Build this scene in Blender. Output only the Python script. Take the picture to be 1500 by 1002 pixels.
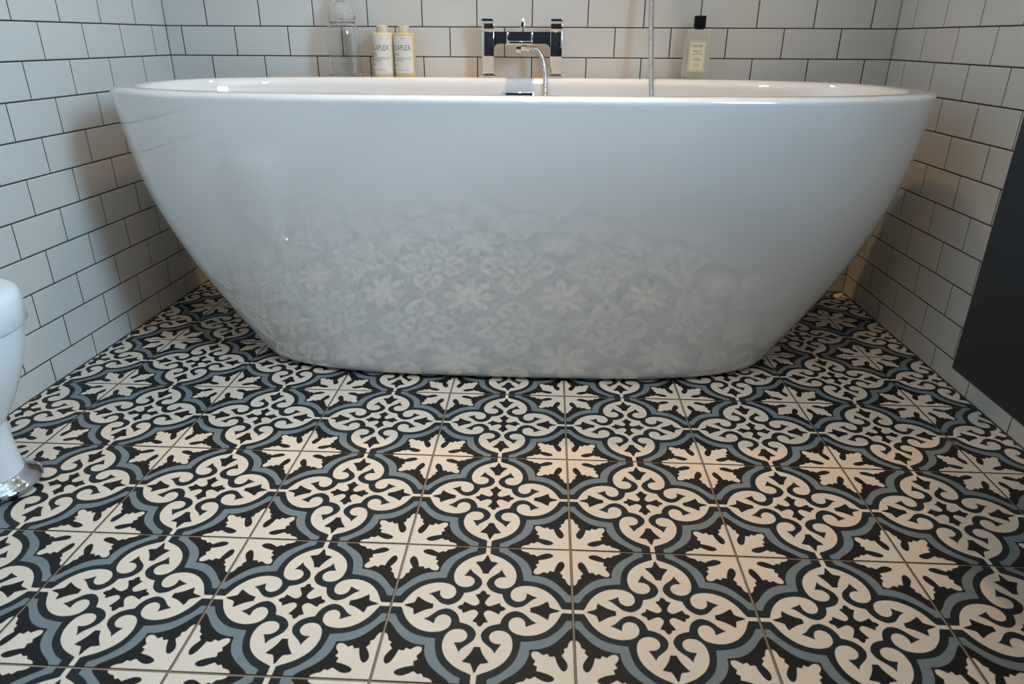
import bpy, bmesh, math, random
from mathutils import Vector, Matrix

for o in list(bpy.data.objects):
    bpy.data.objects.remove(o, do_unlink=True)
SC = bpy.context.scene
COL = SC.collection
random.seed(7)
U = 0.252                      # floor tile pitch in metres; layout below is in tile units
FAR, NEAR, LEFT, RIGHT, CEIL = 4.95, -6.6, -4.505, 3.50, 9.5
SLANT = 0.022                  # the left wall is slightly out of square


def leftx(y):
    return LEFT - SLANT * (FAR - y)


# ------------------------------------------------------------------ camera
F, PITCH, YAW, ROLL = 1020.19, 0.4111, -0.0479, 0.0053
cp, sp, cy, sy = math.cos(PITCH), math.sin(PITCH), math.cos(YAW), math.sin(YAW)
fw = Vector((sy * cp, cy * cp, -sp))
rt = Vector((cy, -sy, 0))
up = rt.cross(fw)
cr, sr = math.cos(ROLL), math.sin(ROLL)
rt, up = cr * rt + sr * up, -sr * rt + cr * up
cd = bpy.data.cameras.new('camera')
cd.sensor_width = 36.0
cd.lens = F / 1500 * 36
cd.clip_start = 0.02
cam = bpy.data.objects.new('camera', cd)
COL.objects.link(cam)
m = Matrix((rt, up, -fw)).transposed().to_4x4()
m.translation = Vector((-0.2015, -3.4063, 2.8648)) * U
cam.matrix_world = m
cd.dof.use_dof = True
cd.dof.focus_distance = 1.6
cd.dof.aperture_fstop = 8.0
SC.camera = cam

# ------------------------------------------------------------------ world, daylight, exposure
w = bpy.data.worlds.new('world')
SC.world = w
w.use_nodes = True
w.node_tree.nodes['Background'].inputs[0].default_value = (0.62, 0.80, 1.0, 1)
w.node_tree.nodes['Background'].inputs[1].default_value = 0.5
SC.view_settings.view_transform = 'Standard'
SC.view_settings.look = 'None'
SC.view_settings.gamma = 1.0
SC.view_settings.use_curve_mapping = False
SC.view_settings.exposure = 0.12
WIN = (-2.7, -0.4, 4.2, 8.2)    # window opening in the right wall: y0, y1, z0, z1
REVEAL = 0.95
WINDOW_W = 48.0
ld = bpy.data.lights.new('daylight', 'AREA')
ld.shape = 'RECTANGLE'
ld.size, ld.size_y = (WIN[1] - WIN[0] - .2) * U, (WIN[3] - WIN[2] - .2) * U
ld.color = (0.46, 0.73, 0.97)
ld.energy = WINDOW_W
lo = bpy.data.objects.new('window_daylight', ld)
COL.objects.link(lo)
lo.matrix_world = Matrix(((0, 0, 1, (RIGHT + REVEAL - .06) * U), (1, 0, 0, (WIN[0] + WIN[1]) / 2 * U), (0, 1, 0, (WIN[2] + WIN[3]) / 2 * U), (0, 0, 0, 1)))

# ------------------------------------------------------------------ materials


def srgb(r, g, b):
    def f(c):
        c /= 255
        return c / 12.92 if c <= .04045 else ((c + .055) / 1.055) ** 2.4
    return (f(r), f(g), f(b), 1)


def mat(name, col, rough=.5, metal=0, noise=0, nscale=40, bump=0, bscale=200, coat=0, spec=.5, **kw):
    mt = bpy.data.materials.new(name)
    mt.use_nodes = True
    nt = mt.node_tree
    b = nt.nodes['Principled BSDF']
    b.inputs['Base Color'].default_value = col
    b.inputs['Roughness'].default_value = rough
    b.inputs['Metallic'].default_value = metal
    b.inputs['Specular IOR Level'].default_value = spec
    b.inputs['Coat Weight'].default_value = coat
    for k, v in kw.items():
        b.inputs[k.replace('_', ' ')].default_value = v
    tc = nt.nodes.new('ShaderNodeTexCoord')
    if noise:
        nz = nt.nodes.new('ShaderNodeTexNoise')
        nz.inputs['Scale'].default_value = nscale
        nz.inputs['Detail'].default_value = 5
        nt.links.new(tc.outputs['Object'], nz.inputs['Vector'])
        mr = nt.nodes.new('ShaderNodeMapRange')
        mr.inputs['To Min'].default_value = 1 - noise
        mr.inputs['To Max'].default_value = 1 + noise
        nt.links.new(nz.outputs['Fac'], mr.inputs['Value'])
        mx = nt.nodes.new('ShaderNodeVectorMath')
        mx.operation = 'SCALE'
        mx.inputs[0].default_value = col[:3]
        nt.links.new(mr.outputs[0], mx.inputs['Scale'])
        nt.links.new(mx.outputs[0], b.inputs['Base Color'])
    if bump:
        n2 = nt.nodes.new('ShaderNodeTexNoise')
        n2.inputs['Scale'].default_value = bscale
        n2.inputs['Detail'].default_value = 2
        nt.links.new(tc.outputs['Object'], n2.inputs['Vector'])
        bp = nt.nodes.new('ShaderNodeBump')
        bp.inputs['Strength'].default_value = bump
        bp.inputs['Distance'].default_value = .002
        nt.links.new(n2.outputs['Fac'], bp.inputs['Height'])
        nt.links.new(bp.outputs[0], b.inputs['Normal'])
    return mt


M = {}
M['cream'] = mat('tile_print_cream', srgb(233, 219, 202), .5, spec=.3, noise=.05, nscale=30)
M['black'] = mat('tile_print_black', srgb(27, 26, 25), .5, spec=.3, noise=.08, nscale=30)
M['navyprint'] = mat('tile_print_deep_teal', srgb(31, 39, 43), .5, spec=.3, noise=.06, nscale=30)
M['slate'] = mat('tile_print_slate_blue', srgb(124, 136, 141), .5, spec=.3, noise=.06, nscale=60)
M['grout_floor'] = mat('beige_floor_grout', srgb(150, 132, 112), .9, noise=.12, nscale=90)
M['grout_wall'] = mat('dark_wall_grout', srgb(50, 47, 44), .9, noise=.1, nscale=90)
M['wall_tile'] = mat('white_glazed_wall_tile', srgb(214, 212, 207), .16, noise=.015, nscale=4, bump=.05, bscale=9)
M['acrylic'] = mat('white_bath_acrylic', srgb(238, 238, 238), .03, coat=1.0, spec=.4, Coat_Roughness=.0, Coat_IOR=1.85)
M['ceramic'] = mat('white_gloss_plastic', srgb(236, 238, 240), .12)
M['chrome'] = mat('polished_chrome', (.82, .82, .82, 1), .06, 1)
M['steel'] = mat('hose_steel', (.62, .63, .64, 1), .22, 1)
M['dark'] = mat('dark_rubber', srgb(22, 22, 24), .6)
M['navy'] = mat('navy_paint', srgb(19, 25, 32), .5, spec=.25, noise=.05, nscale=12)
M['plaster'] = mat('white_plaster', srgb(232, 230, 226), .85, noise=.02, nscale=6)
M['paint_dark'] = mat('dark_navy_wall_paint', srgb(22, 25, 32), .7, noise=.04, nscale=6)
M['glass'] = mat('clear_glass', (1, 1, 1, 1), .0, Transmission_Weight=1.0, IOR=1.45)
M['frost'] = mat('pale_clear_bottle', srgb(240, 240, 234), .18, Transmission_Weight=.72, IOR=1.2)
M['capblack'] = mat('black_cap_plastic', srgb(18, 20, 24), .25)
M['label_cream'] = mat('cream_paper_label', srgb(226, 220, 190), .6)
M['label_white'] = mat('white_paper_label', srgb(226, 220, 212), .6)
M['ink'] = mat('grey_label_ink', srgb(70, 68, 66), .7)
M['inksoft'] = mat('faded_label_ink', srgb(140, 134, 126), .7)
M['amber'] = mat('pale_amber_plastic', srgb(216, 190, 140), .3, Subsurface_Weight=.3, Subsurface_Radius=(.01, .008, .004))
M['ivory'] = mat('ivory_plastic', srgb(226, 212, 180), .3, Subsurface_Weight=.3, Subsurface_Radius=(.01, .008, .004))
M['capivory'] = mat('ivory_cap_plastic', srgb(228, 214, 188), .3, Transmission_Weight=.2)
M['frame'] = mat('white_window_paint', srgb(235, 235, 232), .4)


def lamp_material():
    mt = bpy.data.materials.new('lamp_lens')
    mt.use_nodes = True
    b = mt.node_tree.nodes['Principled BSDF']
    b.inputs['Base Color'].default_value = (1, .9, .75, 1)
    b.inputs['Emission Color'].default_value = (1, .80, .58, 1)
    b.inputs['Emission Strength'].default_value = 18
    return mt


M['lens'] = lamp_material()

# ------------------------------------------------------------------ helpers


def tag(o, label=None, cat=None, group=None, kind=None):
    for k, v in (('label', label), ('category', cat), ('group', group), ('kind', kind)):
        if v:
            o[k] = v
    return o


def link(name, me, parent=None, loc=None):
    o = bpy.data.objects.new(name, me)
    COL.objects.link(o)
    if parent:
        o.parent = parent
    if loc is not None:
        o.location = Vector(loc)
    return o


def empty(name, loc):
    return link(name, None, None, loc)


def bm_obj(name, bm, mats, parent=None, smooth=False, loc=None, angle=None):
    me = bpy.data.meshes.new(name)
    bm.normal_update()
    bm.to_mesh(me)
    bm.free()
    for x in (mats if isinstance(mats, (list, tuple)) else [mats]):
        me.materials.append(x)
    if smooth:
        for p in me.polygons:
            p.use_smooth = True
        if angle:
            me.set_sharp_from_angle(angle=math.radians(angle))
    return link(name, me, parent, loc)


def box(bm, a, b, bevel=0, seg=2):
    r = bmesh.ops.create_cube(bm, size=1)
    vs = r['verts']
    for v in vs:
        v.co = Vector([(a[i] + b[i]) / 2 + v.co[i] * (b[i] - a[i]) for i in range(3)])
    if bevel:
        es = list({e for v in vs for e in v.link_edges})
        bmesh.ops.bevel(bm, geom=es, offset=bevel, segments=seg, profile=.5, affect='EDGES')


def loft(bm, rings, close_ends=(True, True)):
    vr = [[bm.verts.new(p) for p in r] for r in rings]
    n = len(vr[0])
    for a, b in zip(vr[:-1], vr[1:]):
        for i in range(n):
            bm.faces.new((a[i], a[(i + 1) % n], b[(i + 1) % n], b[i]))
    if close_ends[0]:
        bm.faces.new(list(reversed(vr[0])))
    if close_ends[1]:
        bm.faces.new(vr[-1])
    return vr


def lathe(bm, prof, seg=48, close=(True, True)):
    rings = [[(r * math.cos(2 * math.pi * k / seg), r * math.sin(2 * math.pi * k / seg), z) for k in range(seg)] for r, z in prof]
    return loft(bm, rings, close)


def tube(bm, pts, rad, seg=12):
    """swept tube; rad is a number or a list"""
    P = [Vector(p) for p in pts]
    rings = []
    nrm = None
    for i, p in enumerate(P):
        t = (P[min(i + 1, len(P) - 1)] - P[max(i - 1, 0)]).normalized()
        if nrm is None:
            nrm = t.orthogonal().normalized()
        nrm = (nrm - t * nrm.dot(t)).normalized()
        bn = t.cross(nrm)
        r = rad[i] if isinstance(rad, list) else rad
        rings.append([p + r * (math.cos(2 * math.pi * k / seg) * nrm + math.sin(2 * math.pi * k / seg) * bn) for k in range(seg)])
    loft(bm, rings)


def catmull(pts, closed=False, n=5):
    """pts: (x, y[, 's']); a point flagged 's' stays a sharp corner"""
    P = [Vector((p[0], p[1])) for p in pts]
    S = [len(p) > 2 for p in pts]
    N = len(P)
    out = []
    for i in range(N if closed else N - 1):
        a, b = P[i], P[(i + 1) % N]
        sa = S[i] or (not closed and i == 0)
        sb = S[(i + 1) % N] or (not closed and i == N - 2)
        ta = (b - a) if sa else (b - P[i - 1]) / 2
        tb = (b - a) if sb else (P[(i + 2) % N] - a) / 2
        for k in range(n):
            t = k / n
            t2, t3 = t * t, t * t * t
            out.append((2 * t3 - 3 * t2 + 1) * a + (t3 - 2 * t2 + t) * ta + (-2 * t3 + 3 * t2) * b + (t3 - t2) * tb)
    if not closed:
        out.append(P[-1])
    return out


# ------------------------------------------------------------------ floor: grout bed and patterned tiles
bm = bmesh.new()
box(bm, (-5.2 * U, (NEAR - .3) * U, -.05), ((RIGHT + .3) * U, (FAR + .3) * U, -.0012))
floor = tag(bm_obj('floor', bm, M['grout_floor']), kind='structure')

E_ = .4945       # half a tile, joint excluded
STEP = 5e-5      # print layers, a twentieth of a millimetre each


def octant(pts, n=4):
    """outline from the lobe's side to the diagonal -> whole four-lobed outline"""
    c = catmull(pts, n=n)
    c[-1] = Vector(((c[-1].x + c[-1].y) / 2,) * 2)
    half = c + [Vector((p.y, p.x)) for p in reversed(c[:-1])]      # east side up to north side
    out = []
    for q in range(4):
        for p in half:
            x, y = p
            for _ in range(q):
                x, y = -y, x
            out.append((x, y))
    return out


def rot(p, q):
    x, y = p
    for _ in range(q):
        x, y = -y, x
    return (x, y)


SLATE = octant([(E_, .116), (.473, .134), (.44, .178), (.41, .212), (.376, .24), (.337, .259), (.302, .268), (.27, .27)])
NAVY = octant([(E_, .067), (.465, .067, 's'), (.439, .114), (.405, .153), (.367, .185), (.329, .204), (.29, .215), (.255, .221), (.224, .224)])
lobe_half = catmull([(E_, .0135), (.443, .0135, 's'), (.433, .032), (.416, .069), (.392, .107), (.355, .145), (.312, .17), (.269, .181), (.236, .181), (.2, .173), (.175, .157), (.16, .136), (.155, .112), (.158, .089), (.172, .068), (.19, .059)])
LOBE = [(p.x, p.y) for p in lobe_half] + [(p.x, -p.y) for p in reversed(lobe_half)]
ch = catmull([(.192, .0115), (.166, .0185), (.14, .037), (.125, .057), (.115, .08), (.108, .108)])
ch[-1] = Vector((.108, .108))
CENTRE = []
half = ch + [Vector((p.y, p.x)) for p in reversed(ch[:-1])]
for q in range(4):
    CENTRE += [rot(p, q) for p in half]
HOOK = [(p.x, p.y) for p in catmull([(.189, .0115, 's'), (.224, .022), (.248, .042), (.268, .064), (.285, .08), (.307, .0925, 's'), (.279, .105), (.245, .124, 's'), (.244, .104), (.24, .085), (.226, .067), (.206, .058), (.189, .059, 's')], True)]
ar = catmull([(.268, .016), (.302, .028), (.331, .045), (.364, .069, 's'), (.37, .049), (.374, .026, 's'), (.393, .016), (.417, .008), (.432, 0)])
ARROW = [(p.x, p.y) for p in ar] + [(p.x, -p.y) for p in reversed(ar[:-1])]
cr_ = catmull([(.134, 0), (.122, .0135), (.107, .019, 's'), (.099, .043, 's'), (.077, .031), (.052, .018), (.034, .017), (.024, .024)])
cr_ = cr_[:-1] + [Vector((.0245, .0245))]
CROSS = []
half = cr_ + [Vector((p.y, p.x)) for p in reversed(cr_[:-1])][:-1]
for q in range(4):
    CROSS += [rot(p, q) for p in half]
st = catmull([(.2855, .2855), (.291, .283), (.306, .281), (.323, .289), (.341, .303, 's'), (.363, .292, 's'), (.374, .312, 's'), (.4, .307, 's'), (.411, .348), (.428, .385), (.447, .397), (.462, .379), (.463, .352), (.451, .325), (.435, .3, 's'), (.452, .277, 's'), (.446, .26, 's'), (.467, .246, 's'), (.472, .224), (.482, .206), (E_, .199)], n=3)
STAR = [(p.x, p.y) for p in st] + [(E_, E_)] + [(p.y, p.x) for p in reversed(st[1:])]


def print_tile():
    bm = bmesh.new()
    # slab with a tiny arris, top at z = 0
    a = .0012 / U
    lo_ = [(s * E_, t * E_) for s, t in ((-1, -1), (1, -1), (1, 1), (-1, 1))]
    rings = [[(x, y, -.008 / U) for x, y in lo_], [(x, y, -a * .6) for x, y in lo_], [(x * (1 - a), y * (1 - a), 0) for x, y in lo_]]
    loft(bm, rings)
    for f in bm.faces:
        f.material_index = 1
    k = (1 - a)

    def poly(pts, layer, mi):
        vs = []
        last = None
        for x, y in pts:
            if last and abs(last[0] - x) + abs(last[1] - y) < 1e-6:
                continue
            last = (x, y)
            vs.append(bm.verts.new((x * k, y * k, layer * STEP / U)))
        if (vs[0].co - vs[-1].co).length < 1e-6:
            bm.verts.remove(vs.pop())
        f = bm.faces.new(vs)
        f.normal_update()
        if f.normal.z < 0:
            f.normal_flip()
        f.material_index = mi
    poly(SLATE, 1, 3)
    poly(NAVY, 2, 2)
    poly(CENTRE, 3, 0)
    poly(CROSS, 4, 1)
    for q in range(4):
        poly([rot(p, q) for p in LOBE], 3, 0)
        poly([rot(p, q) for p in HOOK], 4, 2)
        poly([rot((x, -y), q) for x, y in HOOK], 4, 2)
        poly([rot(p, q) for p in ARROW], 4, 1)
        poly([rot(p, q) for p in STAR], 1, 0)
    bmesh.ops.triangulate(bm, faces=[f for f in bm.faces if len(f.verts) > 4], quad_method='BEAUTY', ngon_method='EAR_CLIP')
    bmesh.ops.scale(bm, vec=(U, U, U), verts=bm.verts)
    return bm


tile_bm = print_tile()
TILE_M = [M['cream'], M['black'], M['navyprint'], M['slate']]
full = bpy.data.meshes.new('floor_tile')
tile_bm.to_mesh(full)
for x in TILE_M:
    full.materials.append(x)


def cut_tile(i, j):
    """tile mesh cut where it meets the walls"""
    b2 = tile_bm.copy()
    ox, oy = i + .5, j + .5
    cuts = []
    if i < -3.9:
        d = Vector((-1, SLANT, 0)).normalized()
        cuts.append((Vector(((leftx(oy) + .012 - ox) * U, 0, 0)), d))
    if i + 1 > RIGHT:
        cuts.append((Vector(((RIGHT - .012 - ox) * U, 0, 0)), Vector((1, 0, 0))))
    if j + 1 > FAR:
        cuts.append((Vector((0, (FAR - .012 - oy) * U, 0)), Vector((0, 1, 0))))
    for co, no in cuts:
        bmesh.ops.bisect_plane(b2, geom=b2.verts[:] + b2.edges[:] + b2.faces[:], plane_co=co, plane_no=no, clear_outer=True)
    me = bpy.data.meshes.new('floor_tile')
    b2.to_mesh(me)
    b2.free()
    for x in TILE_M:
        me.materials.append(x)
    return me


for j in range(-7, 5):
    for i in range(-5, 4):
        inside = -5 < i and i + 1 <= RIGHT and j + 1 <= FAR
        me = full if inside else cut_tile(i, j)
        if not me.polygons:
            continue
        o = link('floor_tile', me, floor, ((i + .5) * U, (j + .5) * U, random.uniform(-.0002, .0002)))
        o.rotation_euler = (random.uniform(-.0008, .0008), random.uniform(-.0008, .0008), 0 if not inside else random.uniform(-.0012, .0012))
tile_bm.free()

# ------------------------------------------------------------------ walls: grout bed and metro tiles
ZB, HP, JO = 2.672, .305, .0115     # a bed joint height, row pitch, joint width
ROWS = [ZB + HP * k for k in range(-9, 24)]
TD = .0009                          # tile face stands proud of the joint


def wall_tile_mesh(wd, ht, cache={}):
    key = (round(wd, 4), round(ht, 4))
    if key not in cache:
        bm = bmesh.new()
        c = .0011
        x, y = wd * U / 2, ht * U / 2
        r = []
        for s, z in ((0, -.004), (0, TD - c * .6), (c, TD)):
            r.append([(-x + s, -y + s, z), (x - s, -y + s, z), (x - s, y - s, z), (-x + s, y - s, z)])
        loft(bm, r, (False, True))
        me = bpy.data.meshes.new('wall_tile')
        bm.normal_update()
        bm.to_mesh(me)
        bm.free()
        me.materials.append(M['wall_tile'])
        cache[key] = me
    return cache[key]


def tile_wall(wall, M4, s0, s1, phase, pitch, single, skip=None):
    """M4: wall frame (x along, y up, z out). phase[r%2]: a vertical joint position on that row parity."""
    stuff = bmesh.new()
    for r in range(len(ROWS) - 1):
        z0, z1 = max(ROWS[r], 0) + JO / 2, min(ROWS[r + 1], CEIL) - JO / 2
        if z1 - z0 < .03:
            continue
        ph = phase[r % 2]
        k = math.floor((s0 - ph) / pitch)
        while ph + k * pitch < s1:
            a, b = max(ph + k * pitch, s0) + JO / 2, min(ph + (k + 1) * pitch, s1) - JO / 2
            k += 1
            if b - a < .02:
                continue
            if skip:
                parts = []
                y0, y1, q0, q1 = skip
                if z1 > q0 and z0 < q1 and b > y0 and a < y1:
                    if a < y0 - .03:
                        parts.append((a, y0))
                    if b > y1 + .03:
                        parts.append((y1, b))
                else:
                    parts = [(a, b)]
            else:
                parts = [(a, b)]
            for a_, b_ in parts:
                me = wall_tile_mesh(b_ - a_, z1 - z0)
                loc = M4 @ Matrix.Translation(((a_ + b_) / 2 * U, (z0 + z1) / 2 * U, 0))
                if single(a_, b_, z0, z1):
                    o = link('wall_tile', me, wall)
                    o.matrix_basis = loc @ Matrix.Rotation(random.uniform(-.002, .002), 4, 'X') @ Matrix.Rotation(random.uniform(-.002, .002), 4, 'Y')
                else:
                    n0 = len(stuff.verts)
                    stuff.from_mesh(me)
                    stuff.verts.ensure_lookup_table()
                    for v in stuff.verts[n0:]:
                        v.co = loc @ v.co
    o = bm_obj('upper_wall_tiles', stuff, M['wall_tile'], wall)
    o['kind'] = 'stuff'


# far wall behind the bath
bm = bmesh.new()
box(bm, (-5.2 * U, FAR * U, -.05), ((RIGHT + .4) * U, (FAR + .4) * U, CEIL * U))
wall_back = tag(bm_obj('wall_back', bm, M['grout_wall']), kind='structure')
MB = Matrix(((1, 0, 0, 0), (0, 0, -1, FAR * U), (0, 1, 0, 0), (0, 0, 0, 1)))
# row index 9 starts at ZB (below it offset rows); the joints come from the photograph
pa, pb = -4.0246, -4.0246 - .30205


def par(upper, lower):
    # upper: row above ZB+HP ; lower: row from ZB
    return [upper if (r % 2) == (10 % 2) else lower for r in (0, 1)]


tile_wall(wall_back, MB, LEFT, RIGHT, par(pa, pb), .6041, lambda a, b, z0, z1: z1 < 3.9)

# left wall
bm = bmesh.new()
v = []
for z in (-.05, CEIL * U):
    v.append([bm.verts.new((x * U, y * U, z)) for x, y in ((leftx(FAR + .4), FAR + .4), (leftx(FAR) - .5, FAR + .4), (leftx(NEAR) - .5, NEAR), (leftx(NEAR), NEAR))])
for i in range(4):
    bm.faces.new((v[0][i], v[0][(i + 1) % 4], v[1][(i + 1) % 4], v[1][i]))
bm.faces.new(v[0])
bm.faces.new(v[1])
bmesh.ops.recalc_face_normals(bm, faces=bm.faces)
wall_left = tag(bm_obj('wall_left', bm, M['grout_wall']), kind='structure')
d = Vector((-SLANT * -1, 1, 0)).normalized()      # along the wall towards the far end
nrm = Vector((d.y, -d.x, 0))
ML = Matrix(((d.x, 0, nrm.x, leftx(0) * U), (d.y, 0, nrm.y, 0), (0, 1, 0, 0), (0, 0, 0, 1)))
tile_wall(wall_left, ML, NEAR, FAR, par(4.37, 4.66), .594, lambda a, b, z0, z1: z1 < 3.7 and b > .3)

# right wall with the window opening
bm = bmesh.new()
XR, XO = RIGHT * U, (RIGHT + REVEAL + .3) * U
for a, b in (((NEAR, -.2), (WIN[0], CEIL)), ((WIN[1], -.2), (FAR + .4, CEIL)), ((WIN[0], -.2), (WIN[1], WIN[2])), ((WIN[0], WIN[3]), (WIN[1], CEIL))):
    box(bm, (XR, a[0] * U, a[1] * U), (XO, b[0] * U, b[1] * U))
wall_right = tag(bm_obj('wall_right', bm, M['grout_wall']), kind='structure')
MR = Matrix(((0, 0, -1, XR), (-1, 0, 0, 0), (0, 1, 0, 0), (0, 0, 0, 1)))
tile_wall(wall_right, MR, -FAR, -NEAR, par(-4.602, -4.307), .607, lambda a, b, z0, z1: z1 < 3.9 and a < .3, (-WIN[1], -WIN[0], WIN[2], WIN[3]))
# plastered reveal lining
bm = bmesh.new()
x0, x1 = XR - .004, (RIGHT + REVEAL) * U
t = .012
y0, y1, z0, z1 = [q * U for q in WIN]
box(bm, (x0, y0, z0), (x1, y0 + t, z1))
box(bm, (x0, y1 - t, z0), (x1, y1, z1))
box(bm, (x0 - .02, y0, z0), (x1, y1, z0 + t))
box(bm, (x0, y0, z1 - t), (x1, y1, z1))
tag(bm_obj('trim_1', bm, M['plaster']), kind='structure')
# window: frame, mullion, transom, four panes
win = empty('window_1', ((RIGHT + REVEAL + .05) * U, (y0 + y1) / 2, z0))
tag(win, kind='structure')
wh, wz = (y1 - y0) / 2, z1 - z0
bm = bmesh.new()
for a, b in (((-.02, -wh, 0), (.02, -wh + .05, wz)), ((-.02, wh - .05, 0), (.02, wh, wz)), ((-.02, -wh, 0), (.02, wh, .05)), ((-.02, -wh, wz - .05), (.02, wh, wz))):
    box(bm, a, b)
bm_obj('window_frame', bm, M['frame'], win)
bm = bmesh.new()
box(bm, (-.018, -.018, .05), (.018, .018, wz - .05))
bm_obj('mullion', bm, M['frame'], win)
bm = bmesh.new()
box(bm, (-.016, -wh + .05, wz * .6 - .016), (.016, wh - .05, wz * .6 + .016))
bm_obj('transom', bm, M['frame'], win)
for s in (-1, 1):
    for za, zb in ((.05, wz * .6 - .016), (wz * .6 + .016, wz - .05)):
        bm = bmesh.new()
        ya, yb = sorted((s * .018, s * (wh - .05)))
        box(bm, (.004, ya, za), (.008, yb, zb))
        bm_obj('pane', bm, M['glass'], win)

# wall behind the camera, ceiling
bm = bmesh.new()
box(bm, (-5.4 * U, (NEAR - .3) * U, -.05), (XO, NEAR * U, CEIL * U))
tag(bm_obj('wall_front', bm, M['paint_dark']), kind='structure')
bm = bmesh.new()
box(bm, (-5.4 * U, (NEAR - .3) * U, CEIL * U), (XO, (FAR + .4) * U, CEIL * U + .05))
tag(bm_obj('ceiling', bm, M['plaster']), kind='structure')


def downlight(x, y, watts, label, spread, col):
    r = empty('ceiling_downlight', (x * U, y * U, CEIL * U))
    tag(r, label, 'light', 'ceiling downlights')
    bm = bmesh.new()
    lathe(bm, [(.030, 0), (.045, 0), (.045, -.004), (.040, -.006), (.032, -.003), (.030, 0)], 32, (False, False))
    bm_obj('bezel', bm, M['chrome'], r, True)
    bm = bmesh.new()
    lathe(bm, [(.030, 0), (.030, -.002)], 32)
    bm_obj('lens', bm, M['lens'], r)
    l = bpy.data.lights.new('downlight', 'SPOT')
    l.energy = watts
    l.color = col
    l.spot_size = math.radians(spread * 2)
    l.spot_blend = 1.0 if spread < 50 else .8
    l.shadow_soft_size = .045
    q = link('lamp', l, r, (0, 0, -.012))
    return r


WARM, COOL = (1.0, .57, .21), (1.0, .90, .78)
downlight(-.5, 4.05, 88.0, 'round chrome recessed downlight in the ceiling above the bath', 36, WARM)
downlight(-.35, .8, 36.0, 'round chrome recessed downlight in the ceiling over the tiled floor', 20, COOL)
downlight(-.5, -3.2, 34.0, 'round chrome recessed downlight in the ceiling nearest the dark wall', 75, WARM)

# ------------------------------------------------------------------ bath
BX, BY, BH = -.505, 3.42, 2.478
bath = empty('bathtub', (BX * U, BY * U, 0))
tag(bath, 'white freestanding oval bathtub with tapered glossy sides on patterned floor', 'bathtub')


def sring(a, b, n, z, cx=0, cy=0, seg=128):
    out = []
    for k in range(seg):
        t = 2 * math.pi * k / seg
        c, s = math.cos(t), math.sin(t)
        out.append(((cx + a * math.copysign(abs(c) ** (2 / n), c)) * U, (cy + b * math.copysign(abs(s) ** (2 / n), s)) * U, z * U))
    return out


def interp(tab, z):
    zs = [p[0] for p in tab]
    m_ = len(tab)
    for i in range(m_ - 1):
        if z <= zs[i + 1] or i == m_ - 2:
            h = zs[i + 1] - zs[i]
            t = (z - zs[i]) / h

            def sl(k):
                if k == 0:
                    return (tab[1][1] - tab[0][1]) / (zs[1] - zs[0])
                if k == m_ - 1:
                    return (tab[-1][1] - tab[-2][1]) / (zs[-1] - zs[-2])
                return (tab[k + 1][1] - tab[k - 1][1]) / (zs[k + 1] - zs[k - 1])
            t2, t3 = t * t, t * t * t
            return (2 * t3 - 3 * t2 + 1) * tab[i][1] + (t3 - 2 * t2 + t) * h * sl(i) + (-2 * t3 + 3 * t2) * tab[i + 1][1] + (t3 - t2) * h * sl(i + 1)


A_T = [(0, 2.44), (.05, 2.515), (.12, 2.56), (.3, 2.69), (.6, 2.902), (1.0, 3.151), (1.6, 3.42), (2.1, 3.535), (2.47, 3.585)]
B_T = [(0, 1.085), (.05, 1.15), (.12, 1.175), (.3, 1.205), (.6, 1.25), (1.0, 1.31), (1.6, 1.405), (2.1, 1.46), (2.47, 1.49)]
N_T = [(0, 3.4), (1.2, 3.2), (2.47, 2.9)]
rings = []
zs = [.012, .03, .055, .09, .14, .2, .3, .4, .52, .66, .82, 1.0, 1.2, 1.4, 1.6, 1.8, 2.0, 2.2, 2.36, 2.42]
rings.append(sring(A_T[0][1] - .12, B_T[0][1] - .1, 3.4, .012))
for z in zs:
    rings.append(sring(interp(A_T, z), interp(B_T, z), interp(N_T, z), z))
ra, rb, rn = 3.585, 1.49, 2.9
for q in (15, 30, 45, 60, 75, 88):
    q = math.radians(q)
    rings.append(sring(ra - .085 * (1 - math.cos(q)), rb - .085 * (1 - math.cos(q)), rn, BH - .05 + .05 * math.sin(q)))
# flat rim: wider ledge along the wall side
ia, ib, icy = 3.42, 1.255, -.115
for q in (0, 25, 50, 75):
    q = math.radians(q)
    rings.append(sring(ia - .07 * math.sin(q), ib - .07 * math.sin(q), 2.8, BH - .05 * (1 - math.cos(q)), 0, icy))
I_A = [(.45, 2.05), (.6, 2.35), (1.0, 2.75), (1.6, 3.1), (2.42, 3.34)]
I_B = [(.45, .72), (.6, .88), (1.0, 1.0), (1.6, 1.09), (2.42, 1.18)]
for z in (2.38, 2.2, 2.0, 1.8, 1.5, 1.2, 1.0, .8, .65, .55, .48):
    rings.append(sring(interp(I_A, z), interp(I_B, z), 2.8, z, 0, icy))
rings.append(sring(1.7, .5, 2.6, .44, 0, icy))
rings.append(sring(.2, .1, 2.2, .42, 0, icy))
bm = bmesh.new()
loft(bm, rings)
bm_obj('tub_shell', bm, M['acrylic'], bath, True, angle=50)
# overflow cover on the inner wall below the taps
bm = bmesh.new()
box(bm, (-.045, -.006, -.025), (.045, .006, .025), .004)
ov = bm_obj('overflow_cover', bm, M['chrome'], bath, True, (-.03 * U, (icy + interp(I_B, 2.245) - .03) * U, 2.245 * U), 40)
ov.rotation_euler = (-.08, 0, 0)
bm = bmesh.new()
lathe(bm, [(.034, 0), (.034, .005), (.026, .008), (.005, .009)], 32)
bm_obj('plug_cover', bm, M['chrome'], bath, True, (0, icy * U, .42 * U), 40)

# ------------------------------------------------------------------ bath mixer tap
TY = 4.73
tap = empty('bath_mixer_tap', (-.5 * U, TY * U, BH * U))
tag(tap, 'square chrome bath mixer tap standing on the back rim of the bath', 'tap')


def tx(x):
    return (x + .5) * U


def tz(z):
    return (z - BH) * U


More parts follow.
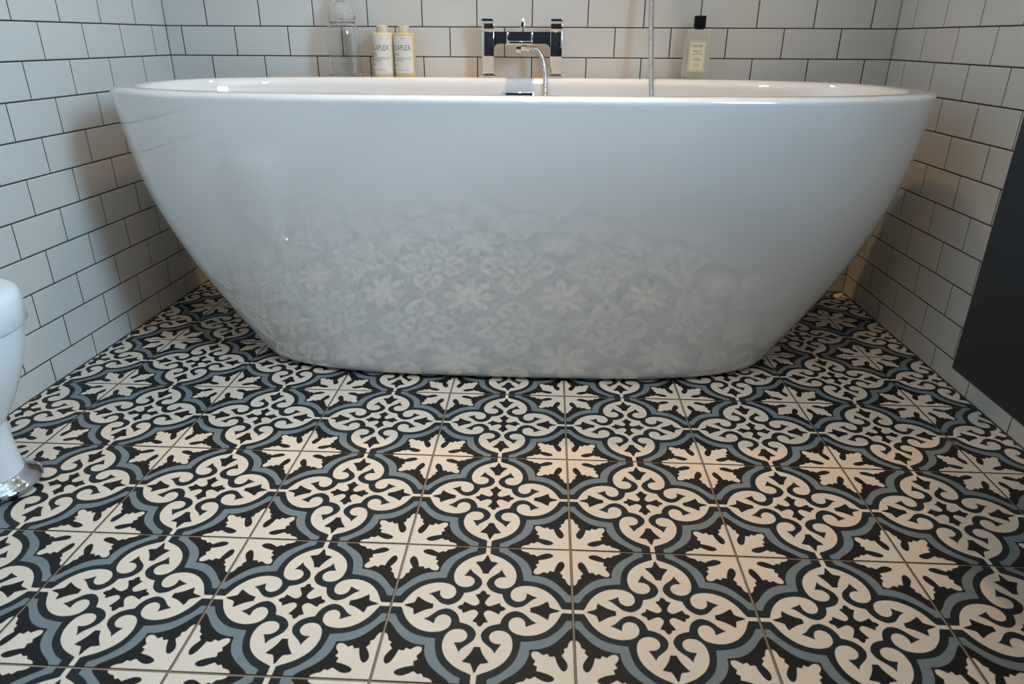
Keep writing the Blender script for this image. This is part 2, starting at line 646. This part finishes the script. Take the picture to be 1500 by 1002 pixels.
D = .062 * U
for xa, xb in ((-.927, -.80), (-.198, -.072)):
    bm = bmesh.new()
    box(bm, (tx(xa - .022), -.085 * U, .0), (tx(xb + .022), .085 * U, .028 * U), .0015)
    bm_obj('base_plate', bm, M['chrome'], tap, True, angle=40)
    bm = bmesh.new()
    box(bm, (tx(xa), -D, .028 * U), (tx(xb), D, tz(2.932)), .0012)
    bm_obj('pillar', bm, M['chrome'], tap, True, angle=40)
    bm = bmesh.new()
    box(bm, (tx(xa), -D, tz(2.937)), (tx(xb), D, tz(3.012)), .001)
    h = bm_obj('valve', bm, M['chrome'], tap, True, angle=40)
    bm = bmesh.new()
    lx = xa - .018 if xa < -.5 else xa
    box(bm, (tx(lx), -D - .02, tz(3.02)), (tx(xb), D, tz(3.056)), .001)
    bm_obj('lever', bm, M['chrome'], tap, True, angle=40)
# crossbar with rounded inner corners
bm = bmesh.new()
prof = [(tx(-.80), tz(2.93)), (tx(-.198), tz(2.93)), (tx(-.198), tz(2.75))]
for k in range(9):
    q = math.radians(90 * k / 8)
    prof.append((tx(-.198) - .06 * U * (1 - math.cos(q)), tz(2.75) + .063 * U * math.sin(q)))
for k in range(9):
    q = math.radians(90 - 90 * k / 8)
    prof.append((tx(-.80) + .06 * U * (1 - math.cos(q)), tz(2.75) + .063 * U * math.sin(q)))
prof.append((tx(-.80), tz(2.75)))
vs = [[bm.verts.new((x, y, z)) for x, z in prof] for y in (-D, D)]
n = len(prof)
for i in range(n):
    bm.faces.new((vs[0][i], vs[0][(i + 1) % n], vs[1][(i + 1) % n], vs[1][i]))
bm.faces.new(vs[0])
bm.faces.new(vs[1])
bmesh.ops.remove_doubles(bm, verts=bm.verts, dist=1e-6)
bmesh.ops.recalc_face_normals(bm, faces=bm.faces)
bm_obj('crossbar', bm, M['chrome'], tap, True, angle=35)
# waterfall spout: an open-topped trough coming forward
bm = bmesh.new()
xa, xb = tx(-.648), tx(-.377)
sl = -.36 * U
box(bm, (xa, sl, tz(2.803)), (xb, -D, tz(2.84)), .002)
box(bm, (xa, sl, tz(2.82)), (xa + .018 * U, -D, tz(2.925)), .0015)
box(bm, (xb - .018 * U, sl, tz(2.82)), (xb, -D, tz(2.925)), .0015)
bm_obj('spout', bm, M['chrome'], tap, True, angle=40)
# diverter knob and its stem
bm = bmesh.new()
box(bm, (tx(-.515), -.03 * U, tz(2.97)), (tx(-.475), .03 * U, tz(3.058)), .001)
bmesh.ops.rotate(bm, cent=(tx(-.495), 0, tz(3.0)), matrix=Matrix.Rotation(math.radians(-14), 3, 'X'), verts=bm.verts)
dv = bm_obj('diverter_knob', bm, M['chrome'], tap, True, angle=40)
bm = bmesh.new()
lathe(bm, [(.009 * U * 1.6, tz(2.92)), (.009 * U * 1.6, tz(2.98))], 16)
bm_obj('stem', bm, M['chrome'], dv, True, (tx(-.495), 0, 0), 40)
# hose outlet below the crossbar
bm = bmesh.new()
box(bm, (tx(-.565), -.05 * U, tz(2.722)), (tx(-.505), .03 * U, tz(2.82)), .001)
out = bm_obj('hose_outlet', bm, M['chrome'], tap, True, angle=40)
bm = bmesh.new()
lathe(bm, [(.010, 0), (.010, .008), (.0085, .009), (.0085, .012), (.0075, .013), (.0075, .022)], 8)
nut = bm_obj('hose_nut', bm, M['chrome'], tap, False)
nut.matrix_basis = Matrix.Translation((tx(-.505), -.01 * U, tz(2.775))) @ Matrix.Rotation(math.radians(90), 4, 'Y') @ Matrix.Rotation(math.radians(15), 4, 'Y')


def bezier(P, n):
    out_ = []
    for i in range(len(P) - 1):
        p0, p1, p2, p3 = P[max(i - 1, 0)], P[i], P[i + 1], P[min(i + 2, len(P) - 1)]
        for k in range(n):
            t = k / n
            out_.append(.5 * ((2 * p1) + (p2 - p0) * t + (2 * p0 - 5 * p1 + 4 * p2 - p3) * t * t + (3 * p1 - p0 - 3 * p2 + p3) * t ** 3))
    out_.append(P[-1])
    return out_


# shower hose: from the tap into the bath and up again to a wall holder
HP_ = [Vector(p) * U for p in ((-.42, 4.715, 2.765), (-.34, 4.69, 2.75), (-.275, 4.63, 2.66), (-.245, 4.53, 2.50), (-.235, 4.42, 2.30), (-.23, 4.28, 1.7), (-.15, 4.1, 1.0), (.15, 3.9, .62), (.55, 3.95, .65), (.83, 4.15, 1.1), (.90, 4.36, 1.8), (.875, 4.45, 2.4), (.845, 4.53, 2.85), (.825, 4.62, 3.4), (.82, 4.72, 4.4), (.82, 4.75, 5.2))]
path = bezier(HP_, 60)
# even out the spacing so the ribs are regular
L_ = [0]
for a, b in zip(path[:-1], path[1:]):
    L_.append(L_[-1] + (b - a).length)
N_ = int(L_[-1] / .0014)
even, k = [], 0
for i in range(N_ + 1):
    s = L_[-1] * i / N_
    while k < len(L_) - 2 and L_[k + 1] < s:
        k += 1
    f_ = (s - L_[k]) / max(L_[k + 1] - L_[k], 1e-9)
    even.append(path[k].lerp(path[k + 1], f_))
hose = empty('shower_hose', even[0])
tag(hose, 'ribbed chrome shower hose looping from the tap through the bath', 'hose')
bm = bmesh.new()
tube(bm, [p - even[0] for p in even], [.0058 + (.0014 if i % 4 in (1, 2) else 0) for i in range(len(even))], 10)
bm_obj('ribbed_sleeve', bm, M['steel'], hose, True)
bm = bmesh.new()
tube(bm, [even[-1] - even[0] + Vector((0, 0, z)) for z in (-.01, 0, .02, .05)], [.009, .010, .010, .012], 20)
bm_obj('end_ferrule', bm, M['chrome'], hose, True)
bm = bmesh.new()
box(bm, (-.018, -.02, 0), (.018, (FAR - 4.75) * U - .003, .05), .003)
bm_obj('wall_bracket', bm, M['chrome'], hose, True, even[-1] - even[0] + Vector((0, 0, .03)), 40)

# ------------------------------------------------------------------ glass jar
RZ = BH * U


def jar():
    x, y = -2.437, 4.725
    r = empty('glass_jar', (x * U, y * U, RZ))
    tag(r, 'clear glass storage jar with domed lid on the bath rim', 'jar')
    t = .0018
    o = [(.150, 0), (.172, .008), (.178, .03), (.176, .12), (.172, .28), (.177, .40), (.176, .44), (.165, .475), (.148, .505), (.138, .52), (.138, .54)]
    outer = [(a * U, b * U) for a, b in o]
    inner = [(a * U - t, max(b * U, .0025)) for a, b in reversed(o[1:])]
    bm = bmesh.new()
    lathe(bm, outer + inner, 48)
    bm_obj('jar_body', bm, M['glass'], r, True)
    z0 = .545
    lo2 = [(.132, z0), (.147, z0 + .003), (.147, z0 + .018), (.138, z0 + .024), (.145, z0 + .034), (.145, z0 + .048), (.137, z0 + .056), (.142, z0 + .066), (.138, z0 + .085), (.120, z0 + .125), (.090, z0 + .165), (.055, z0 + .195), (.03, z0 + .205)]
    outer = [(a * U, b * U) for a, b in lo2]
    inner = [(max(a * U - t, .002), b * U - .0014) for a, b in reversed(lo2[2:])]
    bm = bmesh.new()
    rings_ = [(a, b) for a, b in outer] + inner + [(outer[0][0] - .0005, outer[0][1])]
    lathe(bm, rings_, 48, (False, False))
    lid = bm_obj('lid', bm, M['glass'], r, True)
    bm = bmesh.new()
    lathe(bm, [(.004, (z0 + .203) * U), (.006, (z0 + .215) * U), (.010, (z0 + .24) * U), (.0125, (z0 + .27) * U), (.010, (z0 + .305) * U), (.003, (z0 + .32) * U)], 24)
    bm_obj('knob', bm, M['glass'], lid, True)


jar()

# ------------------------------------------------------------------ lettering


def text_mesh(s, size, align='LEFT'):
    c = bpy.data.curves.new('lettering', 'FONT')
    c.body = s
    c.size = size
    c.align_x = align
    c.resolution_u = 2
    o = bpy.data.objects.new('lettering', c)
    COL.objects.link(o)
    dg = bpy.context.evaluated_depsgraph_get()
    me = bpy.data.meshes.new_from_object(o.evaluated_get(dg))
    bpy.data.objects.remove(o, do_unlink=True)
    bpy.data.curves.remove(c)
    return me


def add_text(bm, s, x, z, size, width=None, align='LEFT'):
    """adds flat lettering to bm in x/z; returns nothing"""
    me = text_mesh(s, size, align)
    xs = [v.co.x for v in me.vertices]
    k = (width / (max(xs) - min(xs))) if width else 1
    vs = [bm.verts.new((x + v.co.x * k, 0, z + v.co.y)) for v in me.vertices]
    for p in me.polygons:
        try:
            bm.faces.new([vs[i] for i in p.vertices])
        except ValueError:
            pass
    bpy.data.meshes.remove(me)


def dashes(bm, x, z, width, h, n, seed):
    rr = random.Random(seed)
    cuts = sorted(rr.uniform(.1, .9) for _ in range(n))
    p = 0
    for c in cuts + [1]:
        a, b = x + p * width, x + (c - .03) * width
        if b > a:
            f = [bm.verts.new(q) for q in ((a, 0, z), (b, 0, z), (b, 0, z + h), (a, 0, z + h))]
            bm.faces.new(f)
        p = c


def wrap(bm, r, a0):
    """bend the x/z plane round a vertical cylinder, x = 0 at angle a0 from the front"""
    bmesh.ops.triangulate(bm, faces=bm.faces[:])
    for v in bm.verts:
        t = v.co.x / r + a0
        v.co = Vector((r * math.sin(t), -r * math.cos(t), v.co.z))


def bottle(x, y, rz, num, word, body, label):
    r = empty('shampoo_bottle', (x * U, y * U, RZ))
    r.rotation_euler = (0, 0, 0)
    tag(r, label, 'bottle', 'pair of labelled hair care bottles on the bath rim')
    R_ = .1135 * U
    H_ = .435 * U
    bm = bmesh.new()
    lathe(bm, [(R_ - .002, 0), (R_, .002), (R_, H_ - .003), (R_ - .0009, H_ - .0009), (R_ - .003, H_)], 48)
    bm_obj('body', bm, body, r, True, angle=50)
    bm = bmesh.new()
    c = .061 * U
    lathe(bm, [(c, H_), (c, H_ + .060 * U), (c - .0008, H_ + .070 * U), (c - .003, H_ + .075 * U)], 36)
    bm_obj('cap', bm, M['capivory'], r, True, angle=50)
    # label wraps most of the front, turned a little towards the far wall corner
    rl = R_ + .00025
    half_ = 1.15
    bm = bmesh.new()
    zl0, zl1 = .035 * U, .405 * U
    n_ = 28
    lo_ = [bm.verts.new((rl * math.sin(rz - half_ + 2 * half_ * k / n_), -rl * math.cos(rz - half_ + 2 * half_ * k / n_), zl0)) for k in range(n_ + 1)]
    hi_ = [bm.verts.new((v.co.x, v.co.y, zl1)) for v in lo_]
    for k in range(n_):
        bm.faces.new((lo_[k], lo_[k + 1], hi_[k + 1], hi_[k]))
    lab = bm_obj('paper_label', bm, M['label_white'], r, True)
    rt_ = rl + .00015
    left = -half_ * rl * .93
    wd = 2 * half_ * rl * .84
    bm = bmesh.new()
    add_text(bm, 'OLAPLEX', left, .262 * U, .078 * U, wd)
    add_text(bm, num, left, .205 * U, .052 * U, None)
    wrap(bm, rt_, rz)
    bm_obj('brand_lettering', bm, M['ink'], lab)
    bm = bmesh.new()
    add_text(bm, 'BOND MAINTENANCE', left, .172 * U, .030 * U, wd)
    add_text(bm, word, left, .150 * U, .030 * U, wd * .62)
    dashes(bm, left, .125 * U, wd * .55, .008 * U, 2, 3)
    dashes(bm, left, .110 * U, wd * .74, .008 * U, 3, 4)
    dashes(bm, left, .375 * U, wd, .008 * U, 3, 5)
    add_text(bm, '250 ml / 8.5 fl oz', left, .055 * U, .032 * U, wd * .85)
    wrap(bm, rt_, rz)
    bm_obj('small_lettering', bm, M['inksoft'], lab)['kind'] = 'stuff'


bottle(-2.012, 4.74, -.13, 'N\u00ba5', 'CONDITIONER', M['ivory'], 'ivory bottle lettered OLAPLEX number 5 beside the glass jar')
bottle(-1.776, 4.74, -.13, 'N\u00ba4', 'SHAMPOO', M['amber'], 'amber tinted bottle lettered OLAPLEX number 4 showing amber base')

# ------------------------------------------------------------------ clear wash bottle with black cap
wb = empty('wash_bottle', (1.368 * U, 4.74 * U, RZ))
tag(wb, 'clear rectangular wash bottle with black cap and cream label No.1', 'bottle')
wb.rotation_euler = (0, 0, math.radians(-6))


def rrect(wd, dp, z, rad, seg=5):
    out_ = []
    for sx, sy_, a0 in ((1, 1, 0), (-1, 1, 90), (-1, -1, 180), (1, -1, 270)):
        for k in range(seg + 1):
            q = math.radians(a0 + 90 * k / seg)
            out_.append((sx * (wd / 2 - rad) + rad * math.cos(q), sy_ * (dp / 2 - rad) + rad * math.sin(q), z))
    return out_


bm = bmesh.new()
W0, W1, DP, HB = .292 * U, .262 * U, .15 * U, .482 * U
loft(bm, [rrect(W0 - .004, DP - .004, 0, .004), rrect(W0, DP, .002, .005), rrect(W1, DP - .004, HB - .002, .005), rrect(W1 - .004, DP - .008, HB, .004)])
bm_obj('body', bm, M['frost'], wb, True, angle=40)
bm = bmesh.new()
cw = .118 * U
lathe(bm, [(.012, HB), (.012, HB + .004)], 24)
loft(bm, [rrect(cw, cw, HB + .003, .002), rrect(cw, cw, HB + .126 * U, .002), rrect(cw - .003, cw - .003, HB + .132 * U, .002)])
bm_obj('cap', bm, M['capblack'], wb, True, angle=40)
bm = bmesh.new()
yf = -DP / 2 - .0004
sh = .0018
lw0, lw1 = .088 * U, .085 * U
za, zb = .07 * U, .375 * U


def fy(z):
    return -DP / 2 + .002 * (z / HB) - .0005


def quad(bm, x0, x1, za, zb, dy=0.0):
    bm.faces.new([bm.verts.new(q) for q in ((x0, fy(za) - dy, za), (x1, fy(za) - dy, za), (x1, fy(zb) - dy, zb), (x0, fy(zb) - dy, zb))])


quad(bm, -lw0, lw0, za, zb)
lab = bm_obj('paper_label', bm, M['label_cream'], wb)
bm = bmesh.new()
e = .009 * U
for x0, x1, a, b in ((-lw0 + e, -lw0 + 1.5 * e, za + e, zb - e), (lw0 - 1.5 * e, lw0 - e, za + e, zb - e), (-lw0 + e, lw0 - e, za + e, za + 1.5 * e), (-lw0 + e, lw0 - e, zb - 1.5 * e, zb - e)):
    quad(bm, x0, x1, a, b, .0002)
bm2 = bmesh.new()
dashes(bm2, -.06 * U, .325 * U, .12 * U, .007 * U, 3, 11)
dashes(bm2, -.055 * U, .312 * U, .11 * U, .006 * U, 2, 12)
dashes(bm2, -.055 * U, .24 * U, .11 * U, .006 * U, 3, 13)
dashes(bm2, -.03 * U, .198 * U, .06 * U, .006 * U, 1, 14)
dashes(bm2, -.05 * U, .183 * U, .10 * U, .007 * U, 2, 15)
for k in range(20):
    q0, q1 = 2 * math.pi * k / 20, 2 * math.pi * (k + 1) / 20
    for ra_, rb_ in ((.026, .023), (.013, .010)):
        bm2.faces.new([bm2.verts.new((r_ * U * math.cos(q), 0, (.13 + r_ * math.sin(q)) * U)) for r_, q in ((ra_, q0), (ra_, q1), (rb_, q1), (rb_, q0))])
for v in bm2.verts:
    v.co.y = fy(v.co.z) - .0002
bm_obj('label_border', bm, M['inksoft'], lab)
bm_obj('label_print', bm2, M['inksoft'], lab)
bm = bmesh.new()
add_text(bm, 'No.1', 0, .258 * U, .042 * U, None, 'CENTER')
for v in bm.verts:
    v.co.y = fy(v.co.z) - .0002
bm_obj('label_lettering', bm, M['ink'], lab)

# ------------------------------------------------------------------ white pedestal bin by the left wall
pb_ = empty('pedestal_bin', (-3.95 * U, .42 * U, 0))
tag(pb_, 'white lidded pedestal bin on a polished chrome foot beside the tiled wall', 'bin')


def ulathe(name, prof, mt, parent, seg=64, close=(True, True)):
    bm = bmesh.new()
    lathe(bm, [(a * U, b * U) for a, b in prof], seg, close)
    return bm_obj(name, bm, mt, parent, True, angle=50)


ulathe('rubber_pad', [(.24, .002), (.25, .004), (.25, .022), (.22, .024)], M['dark'], pb_)
ulathe('chrome_foot', [(.22, .024), (.275, .026), (.29, .045), (.285, .062), (.255, .085), (.225, .105), (.21, .125), (.17, .13)], M['chrome'], pb_)
ulathe('stem', [(.195, .12), (.195, .13), (.185, .25), (.178, .38), (.176, .45), (.18, .5)], M['ceramic'], pb_)
ulathe('bowl', [(.15, .48), (.18, .5), (.225, .58), (.29, .70), (.345, .83), (.39, .95), (.415, 1.05), (.427, 1.14), (.427, 1.165), (.41, 1.17)], M['ceramic'], pb_)
lid = ulathe('lid', [(.40, 1.172), (.450, 1.174), (.46, 1.185), (.459, 1.335), (.453, 1.368), (.437, 1.39), (.41, 1.402), (.36, 1.407), (.2, 1.41), (.02, 1.411)], M['ceramic'], pb_)

# ------------------------------------------------------------------ navy wall-hung vanity unit by the right wall
va = empty('vanity_unit', (2.75 * U, -1.5 * U, 1.25 * U))
tag(va, 'dark navy wall-hung vanity cabinet mounted on the tiled wall', 'cabinet')
VX0, VX1 = (2.0 - 2.75) * U, (RIGHT - .012 - 2.75) * U
VY0, VY1 = (-3.1 + 1.5) * U, (.09 + 1.5) * U
bm = bmesh.new()
box(bm, (VX0 + .02, VY0, 0), (VX1, VY1, 2.1 * U), .001)
bm_obj('carcass', bm, M['navy'], va, True, angle=40)
mid = (VY0 + VY1) / 2
for a, b in ((VY0, mid - .0015), (mid + .0015, VY1)):
    bm = bmesh.new()
    box(bm, (VX0, a, 0), (VX0 + .019, b, 2.09 * U), .0012)
    dr = bm_obj('door', bm, M['navy'], va, True, angle=40)
    bm = bmesh.new()
    hy = mid + (-.03 if a == VY0 else .03)
    lathe(bm, [(.005, 0), (.005, .012), (.011, .016), (.012, .022), (.009, .026), (.002, .027)], 24)
    k_ = bm_obj('knob', bm, M['chrome'], dr, True)
    k_.matrix_basis = Matrix.Translation((VX0, hy, 1.5 * U)) @ Matrix.Rotation(math.radians(-90), 4, 'Y')
bm = bmesh.new()
ZT = 2.1 * U
rings_ = []
for ins, z in ((0, 0), (0, .05), (.02, .05), (.06, .045), (.09, -.02), (.12, -.035)):
    rings_.append([(VX0 - .004 + ins, VY0 - .004 + ins, ZT + .002 + z), (VX1 - ins, VY0 - .004 + ins, ZT + .002 + z), (VX1 - ins, VY1 + .004 - ins, ZT + .002 + z), (VX0 - .004 + ins, VY1 + .004 - ins, ZT + .002 + z)])
loft(bm, rings_)
bm_obj('basin_top', bm, M['ceramic'], va, False)
